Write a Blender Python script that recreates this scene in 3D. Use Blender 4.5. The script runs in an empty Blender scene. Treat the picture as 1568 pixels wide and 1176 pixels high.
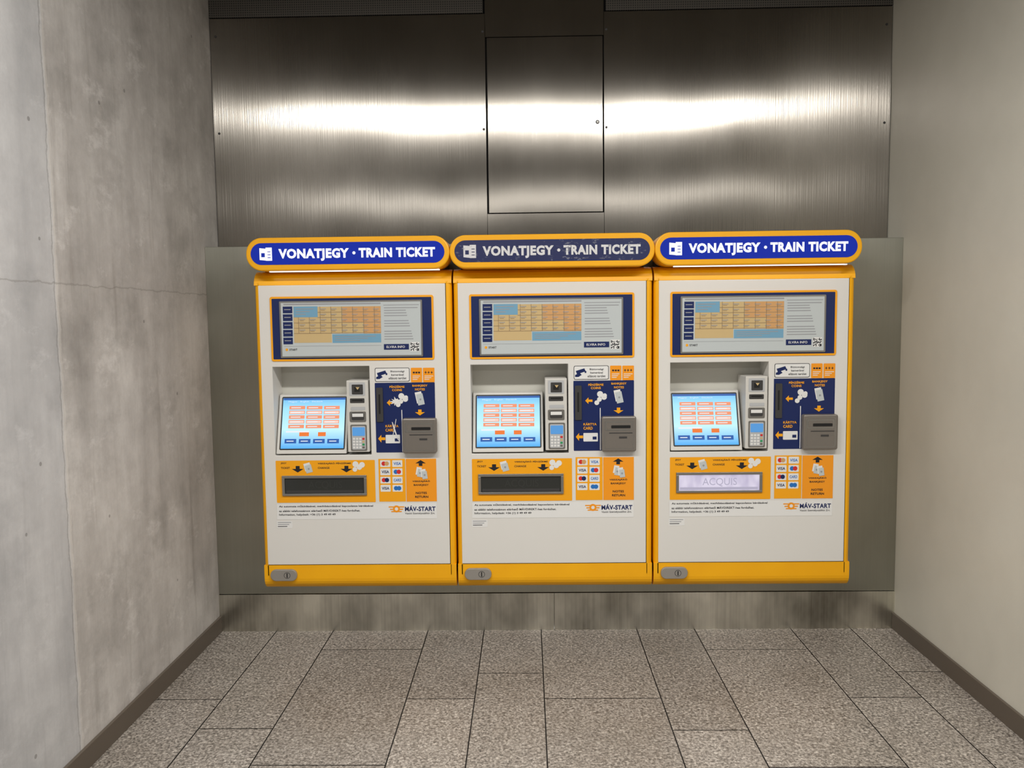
import bpy, random
from math import *
from mathutils import Matrix, Vector
random.seed(7)
scene=bpy.context.scene
scene.view_settings.view_transform='Standard'
try: scene.view_settings.look='None'
except Exception: pass
COL=scene.collection

# ------------------------------------------------------------------ helpers
def lin(c):
    c=c/255.0
    return c/12.92 if c<=0.04045 else ((c+0.055)/1.055)**2.4
def C(r,g,b): return (lin(r),lin(g),lin(b),1.0)

def newmat(name):
    m=bpy.data.materials.new(name); m.use_nodes=True
    nt=m.node_tree; b=nt.nodes['Principled BSDF']
    return m,nt,b
def mat(name,col,rough=0.5,metal=0.0,emit=0.0,ecol=None,spec=0.5,coat=0.0):
    m,nt,b=newmat(name)
    b.inputs['Base Color'].default_value=col
    b.inputs['Roughness'].default_value=rough
    b.inputs['Metallic'].default_value=metal
    b.inputs['Specular IOR Level'].default_value=spec
    b.inputs['Coat Weight'].default_value=coat
    if emit>0:
        b.inputs['Emission Color'].default_value=ecol or col
        b.inputs['Emission Strength'].default_value=emit
    return m
def N(nt,t,**kw):
    n=nt.nodes.new(t)
    for k,v in kw.items():
        if k in n.inputs.keys(): n.inputs[k].default_value=v
        else: setattr(n,k,v)
    return n
def L(nt,a,b): nt.links.new(a,b)
def ramp(nt,fac,stops,interp='LINEAR'):
    r=nt.nodes.new('ShaderNodeValToRGB'); r.color_ramp.interpolation=interp
    els=r.color_ramp.elements
    while len(els)<len(stops): els.new(0.5)
    for e,(p,c) in zip(els,stops):
        e.position=p; e.color=c if len(c)==4 else (*c,1)
    L(nt,fac,r.inputs[0]); return r.outputs[0]
def mixc(nt,fac,a,b,mode='MIX'):
    n=nt.nodes.new('ShaderNodeMix'); n.data_type='RGBA'; n.blend_type=mode
    for s,v in ((n.inputs[0],fac),(n.inputs[6],a),(n.inputs[7],b)):
        if hasattr(v,'is_linked'): L(nt,v,s)
        else: s.default_value=v
    return n.outputs[2]
def math_(nt,op,a,b=0.0,clamp=False):
    n=nt.nodes.new('ShaderNodeMath'); n.operation=op; n.use_clamp=clamp
    for s,v in ((n.inputs[0],a),(n.inputs[1],b)):
        if hasattr(v,'is_linked'): L(nt,v,s)
        else: s.default_value=v
    return n.outputs[0]
def coords(nt,scale=(1,1,1)):
    tc=nt.nodes.new('ShaderNodeTexCoord'); mp=nt.nodes.new('ShaderNodeMapping')
    mp.inputs['Scale'].default_value=scale
    L(nt,tc.outputs['Object'],mp.inputs[0]); return mp.outputs[0]
def noise(nt,vec,scale,detail=4,rough=0.6,out='Fac'):
    n=N(nt,'ShaderNodeTexNoise'); n.inputs['Scale'].default_value=scale
    n.inputs['Detail'].default_value=detail; n.inputs['Roughness'].default_value=rough
    L(nt,vec,n.inputs['Vector']); return n.outputs[out]
def bump(nt,b,h,strength,dist):
    n=N(nt,'ShaderNodeBump'); n.inputs['Strength'].default_value=strength; n.inputs['Distance'].default_value=dist
    L(nt,h,n.inputs['Height']); L(nt,n.outputs[0],b.inputs['Normal'])

# ------------------------------------------------------------------ materials
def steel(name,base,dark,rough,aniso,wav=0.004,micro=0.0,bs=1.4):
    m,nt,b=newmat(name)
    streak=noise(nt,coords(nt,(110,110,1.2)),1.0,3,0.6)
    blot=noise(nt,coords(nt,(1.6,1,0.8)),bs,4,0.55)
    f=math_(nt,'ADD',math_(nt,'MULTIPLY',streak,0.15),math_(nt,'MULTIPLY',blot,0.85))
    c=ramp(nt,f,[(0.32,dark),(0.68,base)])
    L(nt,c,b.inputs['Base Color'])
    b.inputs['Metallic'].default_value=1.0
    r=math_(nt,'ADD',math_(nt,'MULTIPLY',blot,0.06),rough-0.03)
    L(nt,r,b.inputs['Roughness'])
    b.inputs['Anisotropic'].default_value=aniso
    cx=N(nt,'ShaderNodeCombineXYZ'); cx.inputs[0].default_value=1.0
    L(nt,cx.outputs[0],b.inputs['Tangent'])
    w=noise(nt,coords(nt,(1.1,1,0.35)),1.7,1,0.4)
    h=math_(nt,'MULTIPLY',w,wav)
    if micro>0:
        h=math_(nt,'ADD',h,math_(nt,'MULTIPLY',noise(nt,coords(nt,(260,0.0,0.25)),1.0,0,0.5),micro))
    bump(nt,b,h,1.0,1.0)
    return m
M_STEEL=steel('brushed_steel_upper',C(166,161,153),C(146,141,133),0.22,1.0,0.012,0.0005)
M_STEEL2=steel('brushed_steel_lower',C(186,186,175),C(162,162,151),0.42,0.8,0.004)
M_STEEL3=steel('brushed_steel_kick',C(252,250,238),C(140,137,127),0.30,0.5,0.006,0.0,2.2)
M_DARK=mat('dark_gap',C(20,19,18),0.8)
M_TRIMBR=mat('baseboard_brown',C(92,83,73),0.45)

def concrete():
    m,nt,b=newmat('cast_concrete')
    v=coords(nt)
    big=noise(nt,v,1.6,6,0.62); med=noise(nt,v,7,6,0.65); fine=noise(nt,v,60,4,0.7)
    st=noise(nt,coords(nt,(5,5,0.7)),1.5,5,0.65)
    f=math_(nt,'ADD',math_(nt,'MULTIPLY',big,0.5),math_(nt,'ADD',math_(nt,'MULTIPLY',med,0.2),math_(nt,'MULTIPLY',st,0.3)))
    c=ramp(nt,f,[(0.36,C(154,150,146)),(0.5,C(192,188,184)),(0.64,C(224,221,217))])
    c=mixc(nt,math_(nt,'MULTIPLY',fine,0.3),c,C(140,136,132),'MIX')
    run=ramp(nt,noise(nt,coords(nt,(9,9,0.6)),1.3,5,0.7),[(0.58,(0,0,0)),(0.70,(1,1,1))])
    c=mixc(nt,math_(nt,'MULTIPLY',run,0.32),c,C(118,111,103))
    sep=N(nt,'ShaderNodeSeparateXYZ'); L(nt,v,sep.inputs[0])
    blo=ramp(nt,noise(nt,coords(nt,(3,2.2,3.5)),1.7,7,0.75),[(0.56,(0,0,0)),(0.66,(1,1,1))])
    c=mixc(nt,math_(nt,'MULTIPLY',blo,0.35),c,C(236,233,230))
    st2=ramp(nt,noise(nt,coords(nt,(2,1.5,2)),1.4,7,0.72),[(0.52,(0,0,0)),(0.64,(1,1,1))])
    c=mixc(nt,math_(nt,'MULTIPLY',st2,0.28),c,C(118,115,111))
    wob=math_(nt,'MULTIPLY',math_(nt,'SUBTRACT',noise(nt,v,9,4,0.7),0.5),0.035)
    y=math_(nt,'ADD',sep.outputs[1],wob); z=math_(nt,'ADD',sep.outputs[2],wob)
    left=math_(nt,'LESS_THAN',y,-1.27)
    c=mixc(nt,math_(nt,'MULTIPLY',left,0.35),c,C(184,190,198),'MIX')
    seam=math_(nt,'LESS_THAN',math_(nt,'ABSOLUTE',math_(nt,'ADD',y,1.27)),0.009)
    c=mixc(nt,math_(nt,'MULTIPLY',seam,math_(nt,'MULTIPLY',med,0.55)),c,C(225,221,214))
    seam1=math_(nt,'LESS_THAN',math_(nt,'ABSOLUTE',math_(nt,'ADD',y,1.283)),0.003)
    c=mixc(nt,math_(nt,'MULTIPLY',seam1,0.3),c,C(100,95,90))
    seam2=math_(nt,'LESS_THAN',math_(nt,'ABSOLUTE',math_(nt,'SUBTRACT',z,1.685)),0.003)
    c=mixc(nt,math_(nt,'MULTIPLY',seam2,0.35),c,C(115,110,104))
    vo=N(nt,'ShaderNodeTexVoronoi'); vo.inputs['Scale'].default_value=5.5; L(nt,v,vo.inputs['Vector'])
    hole=math_(nt,'LESS_THAN',vo.outputs['Distance'],0.04)
    c=mixc(nt,math_(nt,'MULTIPLY',hole,0.5),c,C(85,81,77))
    L(nt,c,b.inputs['Base Color']); b.inputs['Roughness'].default_value=0.5
    b.inputs['Specular IOR Level'].default_value=0.45
    h=math_(nt,'ADD',med,math_(nt,'MULTIPLY',fine,0.3))
    bump(nt,b,h,0.35,0.004)
    return m
M_CONC=concrete()
def plaster(name,c0,c1,rough):
    m,nt,b=newmat(name); v=coords(nt)
    f=noise(nt,v,2.0,4,0.6); L(nt,ramp(nt,f,[(0.3,c0),(0.7,c1)]),b.inputs['Base Color'])
    b.inputs['Roughness'].default_value=rough
    bump(nt,b,noise(nt,v,120,3,0.6),0.15,0.002); return m
M_PAINT=plaster('cream_wall_paint',C(196,193,181),C(206,203,191),0.38)
M_CEIL=plaster('ceiling_paint',C(96,93,87),C(108,105,99),0.7)
M_FARWALL=plaster('corridor_wall',C(104,100,93),C(118,114,107),0.6)

def granite():
    m,nt,b=newmat('granite_tile'); v=coords(nt)
    vo=N(nt,'ShaderNodeTexVoronoi'); vo.inputs['Scale'].default_value=150; L(nt,v,vo.inputs['Vector'])
    sp=N(nt,'ShaderNodeSeparateColor'); L(nt,vo.outputs['Color'],sp.inputs[0])
    n1=noise(nt,v,90,3,0.7)
    c=ramp(nt,sp.outputs[0],[(0.0,C(72,68,64)),(0.3,C(124,118,111)),(0.7,C(160,153,145)),(1.0,C(214,207,198))])
    c=mixc(nt,0.5,c,ramp(nt,n1,[(0.38,C(68,64,60)),(0.5,C(138,131,123)),(0.62,C(206,199,190))]))
    at=N(nt,'ShaderNodeAttribute'); at.attribute_name='tone'
    c=mixc(nt,1.0,c,at.outputs['Color'],'MULTIPLY')
    big=noise(nt,v,2.2,4,0.6)
    c=mixc(nt,1.0,c,ramp(nt,big,[(0.3,(0.82,0.80,0.77)),(0.7,(1,1,1))]),'MULTIPLY')
    vd=N(nt,'ShaderNodeTexVoronoi'); vd.inputs['Scale'].default_value=3.2; L(nt,v,vd.inputs['Vector'])
    spot=math_(nt,'LESS_THAN',math_(nt,'ADD',vd.outputs['Distance'],math_(nt,'MULTIPLY',noise(nt,v,50,2,0.5),0.03)),0.045)
    c=mixc(nt,math_(nt,'MULTIPLY',spot,0.6),c,C(40,36,33))
    L(nt,c,b.inputs['Base Color'])
    L(nt,math_(nt,'ADD',math_(nt,'MULTIPLY',n1,0.25),0.22),b.inputs['Roughness'])
    b.inputs['Specular IOR Level'].default_value=0.5
    return m
M_GRAN=granite(); M_GROUT=mat('grout',C(36,32,29),0.8)

def orange():
    m,nt,b=newmat('orange_enamel'); v=coords(nt)
    f=noise(nt,v,6,3,0.5)
    L(nt,ramp(nt,f,[(0.3,C(240,170,0)),(0.7,C(245,177,0))]),b.inputs['Base Color'])
    b.inputs['Roughness'].default_value=0.38; return m
M_OR=orange()
M_WHITE=mat('white_enamel',C(219,217,212),0.42)
M_WHITE2=mat('white_trim',C(206,204,198),0.4)
M_ALC=mat('alcove_grey',C(196,195,186),0.5)
M_BLACK=mat('black_plastic',C(14,14,15),0.45)
M_NAVY=mat('navy_print',C(15,34,88),0.35)
M_ORP=mat('orange_print',C(243,165,10),0.4)
M_OR2=mat('orange_deep_print',C(241,152,24),0.4)
M_INK=mat('white_ink',C(226,226,224),0.45)
M_TXT=mat('black_ink',C(20,20,30),0.5)
M_GRTX=mat('grey_ink',C(150,152,156),0.5)
M_TAN=mat('tan_print',C(200,174,124),0.45)
M_TAN2=mat('tan_deep_print',C(204,156,102),0.45)
M_TAN3=mat('tan_line',C(156,132,98),0.45)
M_LBL=mat('light_blue_print',C(112,160,188),0.45)
M_PAPER=mat('poster_paper',C(190,197,198),0.3)
M_METAL=mat('machined_metal',C(160,158,154),0.35,0.9)
M_LOCK=mat('lock_zinc',C(158,154,148),0.35,0.4)
M_GREY=mat('grey_moulding',C(122,116,109),0.4,0.3)
M_GREYD=mat('dark_grey_moulding',C(58,57,57),0.4)
M_LGREY=mat('light_grey_keys',C(180,182,184),0.45)
M_RED=mat('card_red',C(206,40,40),0.4)
M_BLU=mat('card_blue',C(30,110,190),0.4)
M_GRN=mat('card_green',C(40,150,90),0.4)
def em(n,c,s,spec=0.25): 
    return mat(n,(0.015,0.015,0.015,1),0.3,emit=s,ecol=c,spec=spec)
def screen_bg():
    m,nt,b=newmat('screen_glow'); tc=N(nt,'ShaderNodeTexCoord'); sp=N(nt,'ShaderNodeSeparateXYZ')
    L(nt,tc.outputs['Object'],sp.inputs[0])
    f=N(nt,'ShaderNodeMapRange'); f.inputs[1].default_value=0.66; f.inputs[2].default_value=0.90; L(nt,sp.outputs[2],f.inputs[0])
    c=ramp(nt,f.outputs[0],[(0.0,C(70,165,235)),(0.35,C(185,232,250)),(0.75,C(150,215,248)),(1.0,C(80,165,225))])
    b.inputs['Base Color'].default_value=(0.02,0.02,0.02,1); b.inputs['Roughness'].default_value=0.25
    L(nt,c,b.inputs['Emission Color']); b.inputs['Emission Strength'].default_value=1.15
    return m
E_BG=screen_bg()
E_WHT=em('screen_white',C(235,240,245),1.0); E_ORG=em('screen_orange',C(244,150,110),1.0)
E_PNK=em('screen_pink',C(250,214,200),1.0); E_NVY=em('screen_navy',C(30,90,170),1.0); E_OR2=em('screen_tab',C(240,120,40),1.0)
E_PAD=em('pinpad_blue',C(90,160,225),0.9)
E_SIGN=em('sign_blue_lit',C(2,38,160),1.0,0.05); E_SIGNT=em('sign_white_lit',C(250,250,255),1.15)
def tray_lit():
    m,nt,b=newmat('tray_lit'); v=coords(nt,(9,9,4))
    f=noise(nt,v,2,2,0.5)
    b.inputs['Base Color'].default_value=(0.1,0.1,0.1,1)
    L(nt,ramp(nt,f,[(0.3,C(180,170,205)),(0.6,C(226,218,240))]),b.inputs['Emission Color']); b.inputs['Emission Strength'].default_value=0.85
    return m
E_TRAY=tray_lit()
M_TRAY=mat('tray_dark_glass',C(44,46,44),0.12)
M_TRAYT=mat('tray_etched',C(52,54,52),0.2)
M_TRAYT2=em('tray_etched_lit',C(186,180,202),0.9)
def worn_sign(name,base,scr,th):
    m,nt,b=newmat(name); v=coords(nt,(1,1,2.2))
    f=noise(nt,v,26,6,0.75)
    g=noise(nt,coords(nt,(1,1,1)),2.5,1,0.5)
    f=math_(nt,'ADD',f,math_(nt,'MULTIPLY',math_(nt,'SUBTRACT',g,0.5),0.35))
    L(nt,ramp(nt,f,[(th,base),(th+0.04,scr)]),b.inputs['Base Color'])
    b.inputs['Roughness'].default_value=0.4; return m
M_SIGN_OFF=worn_sign('sign_navy_worn',C(22,32,82),C(110,112,128),0.58)
M_SIGN_OFFT=worn_sign('sign_letters_worn',C(214,214,216),C(120,120,136),0.60)

# ------------------------------------------------------------------ mesh builder
class B:
    def __init__(s): s.v=[];s.f=[];s.m=[];s.mats=[]
    def mi(s,m):
        if m not in s.mats: s.mats.append(m)
        return s.mats.index(m)
    def poly(s,pts,m):
        n=len(s.v); s.v+= [tuple(p) for p in pts]; s.f.append(tuple(range(n,n+len(pts)))); s.m.append(s.mi(m))
    def box(s,x0,x1,y0,y1,z0,z1,m):
        n=len(s.v)
        s.v+=[(x0,y0,z0),(x1,y0,z0),(x1,y1,z0),(x0,y1,z0),(x0,y0,z1),(x1,y0,z1),(x1,y1,z1),(x0,y1,z1)]
        for f in ((0,3,2,1),(4,5,6,7),(0,1,5,4),(1,2,6,5),(2,3,7,6),(3,0,4,7)):
            s.f.append(tuple(n+i for i in f)); s.m.append(s.mi(m))
    def prism(s,prof,a,b_,axis,m,mcap=None):
        n=len(s.v); k=len(prof)
        for t in (a,b_):
            for p in prof:
                s.v.append((t,p[0],p[1]) if axis=='x' else (p[0],t,p[1]))
        for i in range(k):
            j=(i+1)%k; s.f.append((n+i,n+j,n+k+j,n+k+i)); s.m.append(s.mi(m))
        s.f.append(tuple(range(n,n+k))); s.m.append(s.mi(mcap or m))
        s.f.append(tuple(reversed(range(n+k,n+2*k)))); s.m.append(s.mi(m))
    def obj(s,name,parent=None,bevel=0,seg=2,smooth=False,loc=None,fix=True):
        me=bpy.data.meshes.new(name); me.from_pydata(s.v,[],s.f)
        for m in s.mats: me.materials.append(m)
        me.polygons.foreach_set('material_index',s.m)
        if fix:
            import bmesh
            bm=bmesh.new(); bm.from_mesh(me); bmesh.ops.recalc_face_normals(bm,faces=bm.faces[:]); bm.to_mesh(me); bm.free()
        me.update()
        o=bpy.data.objects.new(name,me); COL.objects.link(o)
        if parent: o.parent=parent
        if loc: o.location=loc
        if bevel:
            md=o.modifiers.new('bevel','BEVEL'); md.width=bevel; md.segments=seg; md.limit_method='ANGLE'; md.angle_limit=radians(35)
        if smooth:
            for p in me.polygons: p.use_smooth=True
        return o

def rr(x0,x1,z0,z1,r,seg=6):
    r=min(r,(x1-x0)/2-1e-5,(z1-z0)/2-1e-5); pts=[]
    for cx,cz,a0 in ((x1-r,z1-r,0),(x0+r,z1-r,90),(x0+r,z0+r,180),(x1-r,z0+r,270)):
        for i in range(seg+1):
            a=radians(a0+90*i/seg); pts.append((cx+r*cos(a),cz+r*sin(a)))
    return pts

# front-panel drawing units -> metres on the machine front (x from left edge, z from bottom edge)
W=0.9005
def MP(u,v):
    l=694+7*(v-425)/473; r=995+3*(v-425)/473
    x=(u-l)/(r-l)
    z=(898-(v+x*4*(898-v)/473))/473*1.44
    return x*W,z
def RB(u0,v0,u1,v1):
    um=(u0+u1)/2; vm=(v0+v1)/2
    return MP(u0,vm)[0],MP(u1,vm)[0],MP(um,v1)[1],MP(um,v0)[1]
K=0.00303
def flat(d): return lambda x,z: -d
def rect(b,u0,v0,u1,v1,s,m,r=0):
    x0,x1,z0,z1=RB(u0,v0,u1,v1)
    if not callable(s): s=flat(s)
    pts=rr(x0,x1,z0,z1,r*K,4) if r else [(x0,z0),(x1,z0),(x1,z1),(x0,z1)]
    b.poly([(p[0],s(*p),p[1]) for p in pts],m)
def circ(b,u,v,r,s,m,n=16):
    x,z=MP(u,v)
    if not callable(s): s=flat(s)
    b.poly([(x+r*K*cos(2*pi*i/n),s(x,z),z+r*K*sin(2*pi*i/n)) for i in range(n)],m)
def pol(b,pts,s,m):
    if not callable(s): s=flat(s)
    q=[MP(*p) for p in pts]; b.poly([(x,s(x,z),z) for x,z in q],m)
def arrow(b,u,v,w,h,d,s,m):
    if d=='D': P=[(-.17,-.5),(.17,-.5),(.17,-.05),(.5,-.05),(0,.5),(-.5,-.05),(-.17,-.05)]
    if d=='U': P=[(-.17,.5),(-.17,.05),(-.5,.05),(0,-.5),(.5,.05),(.17,.05),(.17,.5)]
    if d=='L': P=[(.5,-.17),(.5,.17),(-.05,.17),(-.05,.5),(-.5,0),(-.05,-.5),(-.05,-.17)]
    pol(b,[(u+p[0]*w,v+p[1]*h) for p in P],s,m)
_tc={}
def tmesh(s,bold):
    if (s,bold) in _tc: return _tc[(s,bold)]
    cu=bpy.data.curves.new('t','FONT'); cu.body=s; cu.resolution_u=3; cu.offset=bold
    cu.space_character=1.0+bold*2
    o=bpy.data.objects.new('t',cu); COL.objects.link(o)
    dg=bpy.context.evaluated_depsgraph_get(); dg.update()
    me=bpy.data.meshes.new_from_object(o.evaluated_get(dg))
    vs=[tuple(v.co[:2]) for v in me.vertices]; fs=[tuple(p.vertices) for p in me.polygons]
    bpy.data.objects.remove(o); bpy.data.curves.remove(cu); bpy.data.meshes.remove(me)
    _tc[(s,bold)]=(vs,fs); return vs,fs
def text_xz(b,s,x0,x1,z0,z1,surf,m,bold=0.02,cap=False):
    vs,fs=tmesh(s,bold)
    if not vs: return
    ax=min(v[0] for v in vs);bx=max(v[0] for v in vs);az=min(v[1] for v in vs);bz=max(v[1] for v in vs)
    if cap:
        hv=tmesh('H',bold)[0]; az=min(v[1] for v in hv); bz=max(v[1] for v in hv)
    n=len(b.v); mi=b.mi(m)
    for v in vs:
        x=x0+(v[0]-ax)/(bx-ax)*(x1-x0); z=z0+(v[1]-az)/(bz-az)*(z1-z0)
        b.v.append((x,surf(x,z),z))
    for f in fs: b.f.append(tuple(n+i for i in f)); b.m.append(mi)
def text(b,s,u0,v0,u1,v1,d,m,bold=0.02,cap=False):
    x0,x1,z0,z1=RB(u0,v0,u1,v1)
    text_xz(b,s,x0,x1,z0,z1,d if callable(d) else flat(d),m,bold,cap)

# ------------------------------------------------------------------ ticket machine
cache={}
def part(name,root,build,bevel=0,key=None,smooth=False):
    key=key or name
    if key in cache:
        o=bpy.data.objects.new(name,cache[key][0]); COL.objects.link(o); o.parent=root
        if bevel:
            md=o.modifiers.new('bevel','BEVEL'); md.width=bevel; md.segments=2; md.limit_method='ANGLE'; md.angle_limit=radians(35)
        return o
    b=B(); build(b); o=b.obj(name,root,bevel); cache[key]=(o.data,); return o

FX0,FX1,FZ0,FZ1=RB(704,433,987,861)
DEP=0.25
def b_body(b):
    b.box(0.004,W-0.004,0.14,DEP,0.03,1.46,M_OR)
    def rail(xa,xb,out):
        r=0.022
        if out<0:
            pr=[(xa+r-r*sin(radians(t)), r-r*cos(radians(t))) for t in range(0,91,15)]
            pr=[(xb,0.0)]+pr+[(xa,0.2),(xb,0.2)]
        else:
            pr=[(xb-r+r*sin(radians(t)), r-r*cos(radians(t))) for t in range(0,91,15)]
            pr=[(xa,0.0)]+pr+[(xb,0.2),(xa,0.2)]
        n=len(b.v);k=len(pr)
        for z in (0.06,1.42):
            for p in pr: b.v.append((p[0],p[1],z))
        for i in range(k):
            j=(i+1)%k; b.f.append((n+i,n+j,n+k+j,n+k+i)); b.m.append(b.mi(M_OR))
        b.f.append(tuple(range(n,n+k))); b.m.append(b.mi(M_OR)); b.f.append(tuple(range(n+k,n+2*k))); b.m.append(b.mi(M_OR))
    rail(0.0,FX0-0.003,-1); rail(FX1+0.003,W,1)
    zt=1.44
    prof=[(0.0,FZ1+0.003)]+[(0.07-0.07*cos(radians(t)),zt-0.03+0.065*sin(radians(t))) for t in range(0,91,15)]+[(DEP,zt+0.035),(DEP,FZ1+0.003)]
    b.prism(prof,0.0,W,'x',M_OR)
    prof=[(0.0,FZ0-0.003)]+[(0.0,0.045)]+[(0.05-0.05*cos(radians(t)),0.045-0.052*sin(radians(t))) for t in range(15,91,15)]+[(DEP,0.0),(DEP,FZ0-0.003)]
    b.prism(prof,0.0,W,'x',M_OR)
def b_gap(b):
    b.box(FX0-0.0035,FX1+0.0035,0.004,0.145,FZ0-0.0035,FZ0+0.003,M_BLACK)
    b.box(FX0-0.0035,FX1+0.0035,0.004,0.145,FZ1-0.003,FZ1+0.0035,M_BLACK)
    b.box(FX0-0.0035,FX0+0.003,0.004,0.145,FZ0,FZ1,M_BLACK)
    b.box(FX1-0.003,FX1+0.0035,0.004,0.145,FZ0,FZ1,M_BLACK)
AX0,AX1,AZ0,AZ1=RB(721,556,869,691)
def b_face(b):
    a=-0.003; c=0.14; n=len(b.v)
    for y in (a,c):
        for (x0,x1,z0,z1) in ((FX0,FX1,FZ0,FZ1),(AX0,AX1,AZ0,AZ1)):
            b.v+=[(x0,y,z0),(x1,y,z0),(x1,y,z1),(x0,y,z1)]
    for i in range(4):
        j=(i+1)%4
        for f in ((i,j,4+j,4+i),(8+j,8+i,12+i,12+j),(i,j,8+j,8+i),(4+j,4+i,12+i,12+j)):
            b.f.append(tuple(n+k for k in f)); b.m.append(b.mi(M_WHITE))
TX0,TX1,TZ0,TZ1=RB(724,601,831,689)
def tilt(x,z):
    t=(z-TZ0)/(TZ1-TZ0); return -0.004+0.085*t
def b_alcove(b):
    b.poly([(AX0,0.132,AZ0),(AX1,0.132,AZ0),(AX1,0.132,AZ1),(AX0,0.132,AZ1)],M_ALC)
    z0,z1=TZ0,TZ1
    n=[(tilt(0,z0),z0),(tilt(0,z1),z1),(0.13,z1+0.004),(0.13,z0)]
    b.prism(n,TX0-0.004,TX1,'x',M_WHITE2)
def b_modules(b):
    x0,x1,z0,z1=RB(834,577,867,686)
    b.box(x0,x1,-0.012,0.13,z0,z1,M_WHITE2)
def b_mod_detail(b):
    d=0.0135
    rect(b,838,580,862,600,d,M_LGREY,1); rect(b,842,583,859,598,d+.001,M_GREYD,1); rect(b,846,587,854,594,d+.002,M_BLACK)
    pol(b,[(848,587),(854,587),(851,591)],d+.003,M_TAN)
    rect(b,839,604,861,611,d,M_GREYD,1); rect(b,842,606,858,608,d+.001,M_BLACK)
    rect(b,840,617,862,622,d,M_LGREY,1)
    rect(b,838,624,863,640,d,M_METAL,2); rect(b,841,626,860,637,d+.001,M_GREYD,2)
    rect(b,842,627,859,632,d+.002,M_INK)
    rect(b,839,644,864,684,d,M_METAL,2); rect(b,841,646,862,682,d+.001,M_LGREY,2)
    rect(b,842,648,861,661,d+.002,E_PAD,1)
    for i in range(4):
        for j in range(4):
            m=[M_INK,M_INK,M_INK,[M_RED,M_TAN,M_GRN,M_GREY][j]][i]
            rect(b,842.5+i*4.8,664+j*4.4,846+i*4.8,667+j*4.4,d+.002,m)
def b_touch(b):
    s=lambda k:(lambda x,z:tilt(x,z)-0.0008*k)
    rect(b,727,604,828,683,s(1),M_BLACK,2)
    rect(b,729,606,826,681,s(2),E_BG)
    rect(b,729,606,826,609,s(3),E_NVY); text(b,'Magyar   English   Deutsch',737,610.5,790,613,s(3),E_WHT,0.0)
    for j in range(5):
        for i in range(3):
            u=739+i*27; v=618+j*7
            rect(b,u,v,u+24.5,v+5.2,s(3),E_ORG); rect(b,u+1,v+1,u+23.5,v+4.4,s(4),E_PNK if j%2 else E_ORG)
            rect(b,u+3,v+2,u+18,v+3.2,s(5),E_WHT)
    rect(b,736,655,772,657.5,s(3),E_WHT)
    rect(b,757,657,772,663,s(3),E_OR2); rect(b,786,657,798,663,s(3),E_OR2)
    for i in range(4):
        rect(b,735+i*22,667,753+i*22,673.5,s(3),E_NVY); rect(b,738+i*22,669.5,749+i*22,670.8,s(4),E_WHT)
def b_poster(b):
    x0,x1,z0,z1=RB(719,450,968,547); b.prism(rr(x0,x1,z0,z1,0.01),-0.0065,-0.003,'y',M_ORP)
    rect(b,722,453,965,544,.007,M_NAVY,1)
    x0,x1,z0,z1=RB(734,457,951,542); b.prism(rr(x0,x1,z0,z1,0.004),-0.013,-0.003,'y',M_METAL)
    rect(b,736.5,459.5,948.5,539.5,.0135,M_PAPER)
    d=.0139;e=.0143;g=.0147
    rect(b,740,461,888,463.2,d,M_GRTX)
    for i in range(5):
        rect(b,739,466+i*11.6,753.5,476+i*11.6,d,M_NAVY); rect(b,741,470+i*11.6,751,471.2+i*11.6,e,M_GRTX)
    rect(b,755.5,466,888,506,d,M_TAN)
    rect(b,830,466,888,489,e,M_TAN2); rect(b,862,489,888,506,e,M_TAN2)
    rect(b,755.5,466,792,482,e,M_LBL)
    rect(b,755.5,482,760,520,e,M_TAN)
    rect(b,755.5,506,813,520,d,M_TAN); rect(b,814,507,888,520,d,M_LBL)
    for i in range(8): rect(b,772+i*16.5-9.5,466 if i>1 else 482,772+i*16.5-8.7,506,g,M_TAN3)
    for j in range(5): rect(b,755.5 if j>1 else 792,473.6+j*7.9,888,474.4+j*7.9,g,M_TAN3)
    for j in range(5):
        for i in range(8):
            if j<2 and i<2: continue
            rect(b,765+i*16-1,469+j*7.9,774+i*16-1,470+j*7.9,g,M_GRTX); rect(b,766+i*16-1,471+j*7.9,772+i*16-1,471.8+j*7.9,g,M_TAN3)
    for j in range(3): rect(b,818,510+j*3,880-j*12,511+j*3,e,M_GRTX)
    for j in range(3): rect(b,759,469+j*4,786-j*6,470.2+j*4,g,M_GRTX)
    for j in range(13):
        if j in(4,8): continue
        rect(b,893,467+j*3.9,944-(j*37%19),468.3+j*3.9,d,M_GRTX)
    rect(b,892,463,946,464,d,M_GRTX)
    rect(b,892,522,930,530.5,d,M_NAVY); text(b,'ELVIRA INFO',896,524.5,924,528,e,M_INK,0.01)
    rect(b,932,519,946,533,d,M_INK)
    rnd=random.Random(3)
    for i in range(10):
        for j in range(10):
            if rnd.random()<.55: rect(b,932.7+i*1.26,519.7+j*1.26,933.96+i*1.26,520.96+j*1.26,e,M_TXT)
    text(b,'START',748,529,760,532,e,M_TXT,0.02); circ(b,744,530.5,2,e,M_ORP); rect(b,740,524.5,888,525,d,M_GRTX)
def coins(b,u,v,d,m=None):
    m=m or M_INK
    circ(b,u,v-3,4.6,d,m); circ(b,u+6,v+1.5,4.2,d+.0003,m); circ(b,u-1,v+5,3.6,d+.0006,m)
def bill(b,u,v,w,h,a,d,m=None):
    ca,sa=cos(radians(a)),sin(radians(a))
    for k,(ox,oz,mm) in enumerate(((0,0,m or M_INK),(2,3,M_PAPER))):
        pts=[(u+ox+px*w/2*ca-py*h/2*sa, v+oz+px*w/2*sa+py*h/2*ca) for px,py in((-1,-1),(1,-1),(1,1),(-1,1))]
        pol(b,pts,d+k*.0004,mm)
        circ(b,u+ox,v+oz,1.6,d+k*.0004+.0002,M_GRTX,10)
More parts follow.
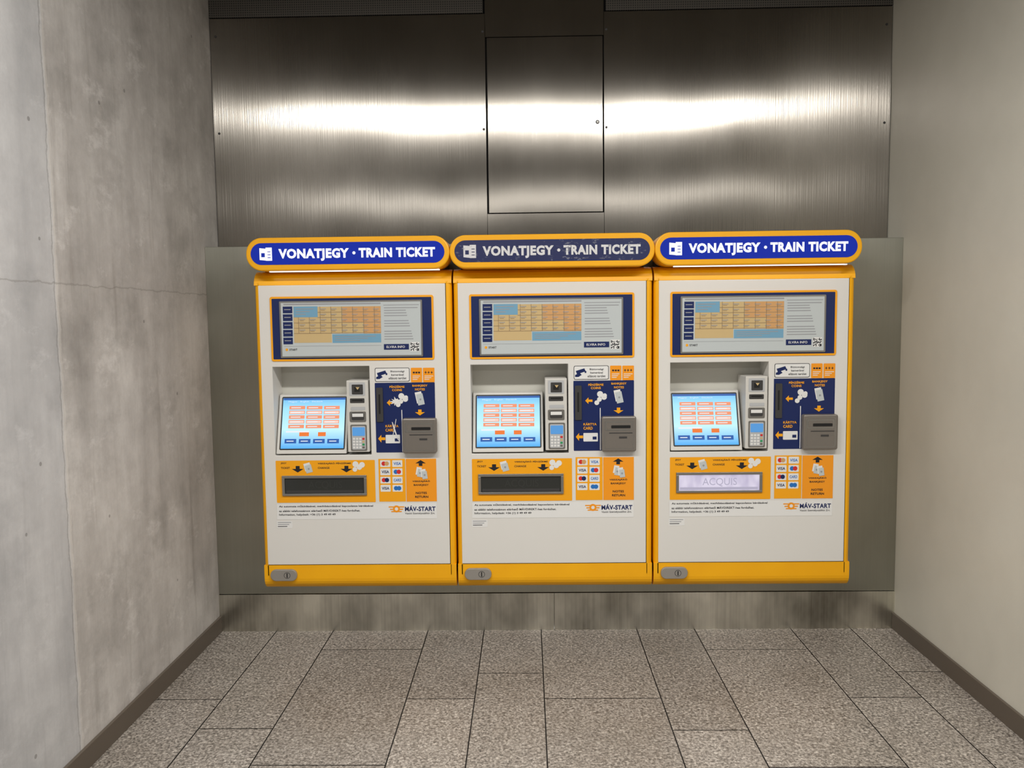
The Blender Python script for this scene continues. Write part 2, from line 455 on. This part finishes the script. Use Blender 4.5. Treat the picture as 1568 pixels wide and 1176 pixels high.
def b_instruct(b):
    rect(b,877,558,930,579,.004,M_TXT,2.5); rect(b,877.8,558.8,929.2,578.2,.0045,M_INK,2)
    pol(b,[(880,566),(893,562),(895,566.5),(882,571)],.005,M_NAVY); pol(b,[(879,572),(886,569),(889,572),(884,575),(879,575)],.0053,M_NAVY)
    rect(b,893.5,566,896,569,.0052,M_NAVY)
    text(b,'Biztonsági',901,562,922,565.5,.005,M_TXT,.015);text(b,'kamerával',902,567,921,570,.005,M_TXT,.015);text(b,'ellátott terület',898,572,925,575.5,.005,M_TXT,.015)
    rect(b,932,558,949,580,.004,M_OR2,1); rect(b,950.5,558,968,580,.004,M_OR2,1)
    for k in range(3):
        text(b,'+',953+k*4.6,563,956+k*4.6,567,.0045,M_TXT,.03); rect(b,935+k*4,564,938+k*4,566.5,.0045,M_TXT)
        rect(b,952.5,570+k*2.6,966-k*3,571+k*2.6,.0045,M_INK); rect(b,934.5,570+k*2.6,946-k*2,571+k*2.6,.0045,M_INK)
    rect(b,877,580.5,968.5,687,.004,M_NAVY,1)
    text(b,'PÉNZÉRME',899,584.5,922,588.5,.0046,M_ORP,.03); text(b,'COINS',903,590,918,593.5,.0046,M_ORP,.03)
    text(b,'BANKJEGY',934,583.5,957,587.5,.0046,M_ORP,.03); text(b,'NOTES',938,589,953,592.5,.0046,M_ORP,.03)
    arrow(b,900,611,11,10,'L',.0046,M_ORP); coins(b,917,604,.0046); circ(b,924,603,3.2,.006,M_INK); circ(b,912,614,3.6,.006,M_INK)
    bill(b,944,603,10,17,-12,.0046); 
    arrow(b,945,626,15,9,'D',.0052,M_ORP)
    text(b,'KÁRTYA',892,644,912,648.5,.0046,M_ORP,.03); text(b,'CARD',892,650.5,906,655,.0046,M_ORP,.03)
    arrow(b,886,666,11,12,'L',.0046,M_ORP)
    rect(b,892,660,914,673,.0046,M_INK,1); rect(b,906,665.5,912,670,.005,M_NAVY)
    rect(b,917,622,918.2,686,.0046,M_INK)
    x0,x1,z0,z1=RB(879,588,889,640); b.prism(rr(x0,x1,z0,z1,.004),-.010,-.003,'y',M_GREYD)
    rect(b,882.5,598,885,628,.0105,M_BLACK,1)
def b_scratch(b):
    # worn / scraped print on the payment field
    rnd=random.Random(11)
    pts=[]
    for i in range(18):
        a=2*pi*i/18; r=(9 if i%2 else 4.5)*rnd.uniform(.7,1.15)
        pts.append((908+r*1.1*cos(a),609+r*.8*sin(a)))
    pol(b,pts,.0066,M_INK)
    pol(b,[(902,640),(903.4,641),(907,652),(912,668),(910.8,668),(905,653)],.0066,M_INK)
    pol(b,[(908,636),(909,636),(906.5,650),(903,664),(902,664),(905.5,650)],.0068,M_INK)
def b_notes(b):
    x0,x1,z0,z1=RB(919,634,971,687); b.prism(rr(x0,x1,z0,z1,.009),-.035,.0,'y',M_GREY)
def b_notes_d(b):
    d=.0352
    rect(b,923,638,967,683,d,M_METAL,2.5); rect(b,924,639,966,682,d+.0004,M_GREY,2)
    rect(b,924,641,965,655,d+.0012,M_METAL,2); rect(b,926,643,963,653,d+.0018,M_GREY,2)
    rect(b,933,647,962,651.5,d+.0026,M_BLACK,1); rect(b,930,658,965,659.4,d+.0012,M_GREYD)
    rect(b,945,664,957,667,d+.0012,M_GREYD)
def b_lower(b,lit=False):
    rect(b,722.5,699,875,764,.004,M_ORP,1)
    text(b,'JEGY',730,702,739,705,.0046,M_TXT,.02); text(b,'TICKET',730,709,744,712,.0046,M_TXT,.02)
    arrow(b,756,712.5,18,10,'D',.0046,M_TXT)
    bill(b,771,709,10,12,-15,.0048)
    text(b,'VISSZAJÁRÓ PÉNZÉRME',787,702,838,705.5,.0046,M_TXT,.02); text(b,'CHANGE',787,709,805,712,.0046,M_TXT,.02)
    arrow(b,831,712.5,18,10,'D',.0046,M_TXT)
    coins(b,845,708,.0046); circ(b,855,706,4.4,.0048,M_INK)
    rect(b,880.5,697,921.5,763,.004,M_ORP); rect(b,922.5,697,969,763,.004,M_OR2)
    cols=[(M_RED,M_TAN2),(M_BLU,M_INK),(M_NAVY,M_INK),(M_BLU,M_RED),(M_RED,M_NAVY),(M_BLU,M_GRN),(M_NAVY,M_GRTX),(M_BLU,M_BLU)]
    for j in range(4):
        for i in range(2):
            u=883+i*18.5; v=699+j*12.7
            rect(b,u,v,u+15.5,v+10.5,.0046,M_INK,1); a,c=cols[j*2+i]
            if (i+j)%2==0: circ(b,u+5.4,v+5.2,3.4,.005,a); circ(b,u+10,v+5.2,3.4,.0053,c)
            else:
                text(b,'VISA' if j<2 or i==0 else 'CARD',u+2,v+3,u+13.5,v+7.5,.005,a,.03)
    arrow(b,945,703.5,16,9,'U',.0046,M_TXT); bill(b,942,716,8,12,10,.0048); bill(b,949,719,8,12,-8,.0056)
    text(b,'VISSZAJÁRÓ',932,730,959,733.5,.0046,M_TXT,.03); text(b,'BANKJEGY',934,736,957,739.5,.0046,M_TXT,.03)
    text(b,'NOTES',937,748,954,751.5,.0046,M_TXT,.03); text(b,'RETURN',936,754,956,757.5,.0046,M_TXT,.03)
    rect(b,722.5,766,969,790,.004,M_INK)
    text(b,'Az automata működésével, meghibásodásával kapcsolatos kérdésével',726,768,871,772,.0046,M_TXT,.02)
    text(b,'az alábbi telefonszámon elérhető MÁVDIREKT-hez fordulhat.',726,774.5,851,778.5,.0046,M_TXT,.02)
    text(b,'Information, helpdesk: +36 (1) 3 49 49 49',726,781,813,785,.0046,M_TXT,.02)
    text(b,'MÁV-START',920,771,967,778,.0046,M_NAVY,.035,True)
    text(b,'Vasúti Személyszállító Zrt.',920,780,966,783.5,.0046,M_TXT,.012)
    circ(b,907,774.5,5.5,.0046,M_OR2,20); circ(b,907,774.5,2.6,.005,M_INK,16)
    for k in range(3):
        rect(b,895+k*2,770.5+k*3.6,905,772.2+k*3.6,.0048,M_OR2); rect(b,909,770.5+k*3.6,919-k*2,772.2+k*3.6,.0048,M_OR2)
    rect(b,722,793,746,804,.0036,M_INK)
    for k in range(3): rect(b,723.5,794.5+k*3,744-k*3,795.5+k*3,.004,M_GRTX if k<2 else M_TXT)
def b_tray(b):
    x0,x1,z0,z1=RB(732,722,862,753); 
    x2,x3,z2,z3=RB(736,726,858,750)
    for q in ((x0,x1,z0,z2),(x0,x1,z3,z1),(x0,x2,z2,z3),(x3,x1,z2,z3)): b.box(q[0],q[1],-.012,-.003,q[2],q[3],M_METAL)
def b_trayglass(lit):
    def f(b):
        rect(b,736,726,858,750,.0045,E_TRAY if lit else M_TRAY)
        text(b,'ACQUIS',772,731,824,744,.0055,M_TRAYT2 if lit else M_TRAYT,0.0)
        rect(b,738,745,856,749,.005,M_TRAYT2 if lit else M_GREYD)
    return f
def b_lock(b):
    x0,x1,z0,z1=RB(711,868,752,886); b.prism(rr(x0,x1,z0,z1,.026,8),-.012,.004,'y',M_LOCK)
def b_lock_d(b):
    circ(b,737,877,5,.0124,M_GREYD,24); circ(b,737,877,4.2,.0127,M_LOCK,24); rect(b,736.2,873.5,737.8,880.5,.0132,M_BLACK)
SX0=-0.0076; SX1=SX0+0.9085; SZ0=1.472; SZ1=1.618
def b_sign(b):
    b.prism(rr(SX0,SX1,SZ0,SZ1,.07,10),-.069,.08,'y',M_OR)
    b.box(0.03,W-0.03,0.07,DEP,1.45,1.585,M_BLACK)
def sgn(a): return lambda x,z:-.0705-a
def b_signface(bg,fg,gl):
    def f(b):
        x0,x1,z0,z1=SX0+.022,SX1-.022,SZ0+.026,SZ1-.024
        p=rr(x0,x1,z0,z1,.048,8); b.poly([(q[0],-.0705,q[1]) for q in p],bg)
        zc=(z0+z1)/2
        text_xz(b,'VONATJEGY',SX0+.147,SX0+.462,zc-.021,zc+.021,sgn(.001),fg,.05,True)
        text_xz(b,'TRAIN TICKET',SX0+.505,SX0+.845,zc-.021,zc+.021,sgn(.001),fg,.05,True)
        b.poly([(SX0+.484+.007*cos(t*pi/6),-.0715,zc+.007*sin(t*pi/6)) for t in range(12)],fg)
        b.poly([(SX0+.062,-.0712,zc-.026),(SX0+.100,-.0712,zc-.030),(SX0+.100,-.0712,zc+.022),(SX0+.062,-.0712,zc+.026)],fg)
        b.poly([(SX0+.090,-.0718,zc-.030),(SX0+.118,-.0718,zc-.030),(SX0+.118,-.0718,zc+.028),(SX0+.090,-.0718,zc+.028)],fg)
        b.poly([(SX0+.070,-.0722,zc-.014),(SX0+.086,-.0722,zc-.014),(SX0+.086,-.0722,zc+.004),(SX0+.070,-.0722,zc+.004)],bg)
        for k in range(3): b.poly([(SX0+.098,-.0724,zc-.018+k*.013),(SX0+.112,-.0724,zc-.018+k*.013),(SX0+.112,-.0724,zc-.015+k*.013),(SX0+.098,-.0724,zc-.015+k*.013)],bg)
    return f
def b_underlight(b):
    b.box(SX0+.09,SX1-.05,-.03,-.01,SZ0-.004,SZ0-.0005,em('sign_underlight',C(250,250,255),1.5))

def machine(x,idx):
    root=bpy.data.objects.new('ticket_machine',None); COL.objects.link(root); root.location=(x,-DEP,0.304)
    part('body',root,b_body,.003); part('door_gap',root,b_gap); part('face_panel',root,b_face,.0025)
    part('alcove',root,b_alcove,.003); part('payment_module',root,b_modules,.003); part('payment_module_details',root,b_mod_detail)
    part('touchscreen',root,b_touch); part('timetable_poster',root,b_poster); part('instruction_decals',root,b_instruct)
    part('banknote_acceptor',root,b_notes,.006); part('banknote_acceptor_details',root,b_notes_d)
    part('lower_decals',root,b_lower); part('tray_frame',root,b_tray,.001)
    part('tray_window',root,b_trayglass(idx==2),key='tray%d'%(idx==2))
    part('lock_plate',root,b_lock,.003); part('lock_details',root,b_lock_d)
    part('sign_box',root,b_sign,.006)
    off=(idx==1)
    part('sign_face',root,b_signface(M_SIGN_OFF if off else E_SIGN,M_SIGN_OFFT if off else E_SIGNT,0),key='sign%d'%off)
    if not off: part('sign_underlight',root,b_underlight)
    if idx==0: part('scraped_print',root,b_scratch)
    return root
for i in range(3): machine(0.3167+i*0.9088,i)

# ------------------------------------------------------------------ room
RW=3.3582; LEDGE=1.914; REC=0.173; CH=3.3; YE=-1.95
def simple(name,x0,x1,y0,y1,z0,z1,m,parent=None,bevel=0):
    b=B(); b.box(x0,x1,y0,y1,z0,z1,m); return b.obj(name,parent,bevel)
wl=simple('wall_left',-3.0,0,YE,0.5,0,CH,M_CONC)
wr=simple('wall_right',RW,RW+3.0,YE,0.5,0,CH,M_PAINT)
wb=simple('wall_back',0,RW,REC+0.02,0.5,0,CH,M_DARK)
S1,S2=1.366,1.950
b=B()
g=0.001
b.box(0.004,S1-g,REC,REC+.02,LEDGE,3.045,M_STEEL); b.box(S2+g,RW-0.004,REC,REC+.02,LEDGE,3.045,M_STEEL)
hx0,hx1,hz0,hz1=1.374,1.944,2.078,2.93
b.box(S1+g,S2-g,REC,REC+.02,LEDGE,hz0-.004,M_STEEL); b.box(S1+g,S2-g,REC,REC+.02,hz1+.004,CH,M_STEEL)
b.obj('cladding_upper',wb)
b=B(); b.box(hx0,hx1,REC-.002,REC+.018,hz0,hz1,M_STEEL)
hatch=b.obj('access_hatch',None,.0015)
b=B()
for (x,z,r) in ((1.918,2.516,.010),):
    b.poly([(x+r*cos(t*pi/8),REC-.0035,z+r*sin(t*pi/8)) for t in range(16)],M_GREYD)
    b.poly([(x+.5*r*cos(t*pi/8),REC-.0045,z+.5*r*sin(t*pi/8)) for t in range(16)],M_METAL)
b.obj('keyhole',hatch)
b=B()
for x in (0.03,S1-.012,S2+.012,RW-.03):
    for z in (2.49,2.96):
        b.poly([(x+.006*cos(t*pi/6),REC-.0012,z+.006*sin(t*pi/6)) for t in range(12)],M_GREYD)
b.obj('cladding_screws',wb)
def perf():
    m,nt,bb=newmat('perforated_metal'); v=coords(nt,(1,1,1))
    sp=N(nt,'ShaderNodeSeparateXYZ'); L(nt,v,sp.inputs[0])
    def cell(o): return math_(nt,'ABSOLUTE',math_(nt,'SUBTRACT',math_(nt,'FRACT',math_(nt,'MULTIPLY',o,90)),0.5))
    a=cell(sp.outputs[0]); c=cell(sp.outputs[2])
    d=math_(nt,'ADD',math_(nt,'MULTIPLY',a,a),math_(nt,'MULTIPLY',c,c))
    L(nt,ramp(nt,d,[(0.06,C(14,13,12)),(0.08,C(84,80,74))]),bb.inputs['Base Color']); bb.inputs['Roughness'].default_value=0.5
    return m
MP_=perf()
b=B(); b.box(0,S1-.01,REC,REC+.02,3.05,CH,MP_); b.box(S2+.01,RW,REC,REC+.02,3.05,CH,MP_); b.obj('ventilation_grille',wb)
b=B(); b.box(0,RW,0,REC+.02,0.19,LEDGE,M_STEEL2); b.obj('cladding_lower',wb,.002)
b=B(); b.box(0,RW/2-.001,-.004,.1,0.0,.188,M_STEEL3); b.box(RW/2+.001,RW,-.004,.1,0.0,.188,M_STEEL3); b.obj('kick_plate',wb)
simple('baseboard_left',0,.012,YE,-.004,0,.08,M_TRIMBR,None,.002)
simple('baseboard_right',RW-.012,RW,YE,-.004,0,.08,M_TRIMBR,None,.002)
simple('ceiling',-3,RW+3,-9.5,.5,CH,CH+.1,M_CEIL)
simple('wall_front',-3,RW+3,-9.6,-9.5,0,CH,M_FARWALL)
b=B(); b.poly([(-3,-9.5,-.004),(RW+3,-9.5,-.004),(RW+3,.02,-.004),(-3,.02,-.004)],M_GROUT)
edges=[0.285,0.571,1.0475,1.328,1.613,2.089,2.375,2.85,3.145]
starts=[-.74,-.98,-.237,-.74,-.50,-.74,-1.0,-.255,-.74,-.50]
xs=[0.285-.476]+edges+[3.621]
pat=[.476,.285,.285]
while xs[0]>-3: xs.insert(0,xs[0]-random.choice(pat)); starts.insert(0,-random.choice([.25,.5,.74]))
while xs[-1]<RW+3: xs.append(xs[-1]+random.choice(pat)); starts.append(-random.choice([.25,.5,.74]))
tones=[1.0]
for i in range(len(xs)-1):
    x0,x1=xs[i]+.0024,xs[i+1]-.0024
    y=0.0; nxt=starts[i] if i<len(starts) else -.5
    while y>-9.5:
        y1=max(nxt,-9.5)
        b.poly([(x0,y1+.0024,0),(x1,y1+.0024,0),(x1,y-.0024,0),(x0,y-.0024,0)],M_GRAN); tones.append(random.uniform(.88,1.06))
        y=nxt; nxt-=1.0
fl=b.obj('floor',fix=False)
at=fl.data.color_attributes.new('tone','FLOAT_COLOR','CORNER')
for p,t in zip(fl.data.polygons,tones):
    for li in p.loop_indices: at.data[li].color=(t,t,t,1)

# ------------------------------------------------------------------ lamps
def lamp(x,y,e,ln=1.2,wd=.2):
    r=bpy.data.objects.new('ceiling_light',None); COL.objects.link(r); r.location=(x,y,CH)
    b=B(); b.box(-ln/2-.03,ln/2+.03,-wd/2-.03,wd/2+.03,-.045,0,M_METAL); b.obj('housing',r,.004)
    ld=bpy.data.lights.new('tube','AREA'); ld.shape='RECTANGLE'; ld.size=ln; ld.size_y=wd; ld.energy=e; ld.color=(1,.97,.925)
    lo=bpy.data.objects.new('tube',ld); COL.objects.link(lo); lo.parent=r; lo.location=(0,0,-.05)
for x in (-1.0,0.6,2.6,4.2): lamp(x,-2.67,65,1.35,.20)
for x in (-1.0,0.6,2.6,4.2): lamp(x,-7.4,34,1.35,.20)
w=bpy.data.worlds.new('world'); scene.world=w; w.use_nodes=True
w.node_tree.nodes['Background'].inputs[0].default_value=(.9,.89,.87,1); w.node_tree.nodes['Background'].inputs[1].default_value=0.55

# ------------------------------------------------------------------ camera
yaw,pitch,roll,f,cx,D=0.0190,0.0800,-0.0120,1246.9,1.5573,3.959
d=Vector((-sin(yaw)*cos(pitch),cos(yaw)*cos(pitch),-sin(pitch))); r0=Vector((cos(yaw),sin(yaw),0)); u0=r0.cross(d)
r=r0*cos(roll)+u0*sin(roll); u=-r0*sin(roll)+u0*cos(roll)
cam=bpy.data.cameras.new('camera'); co=bpy.data.objects.new('camera',cam); COL.objects.link(co)
Mx=Matrix((( r.x,u.x,-d.x,cx),(r.y,u.y,-d.y,-D),(r.z,u.z,-d.z,1.55),(0,0,0,1)))
co.matrix_world=Mx
cam.sensor_width=36; cam.lens=f/1568*36; cam.clip_end=100
scene.camera=co
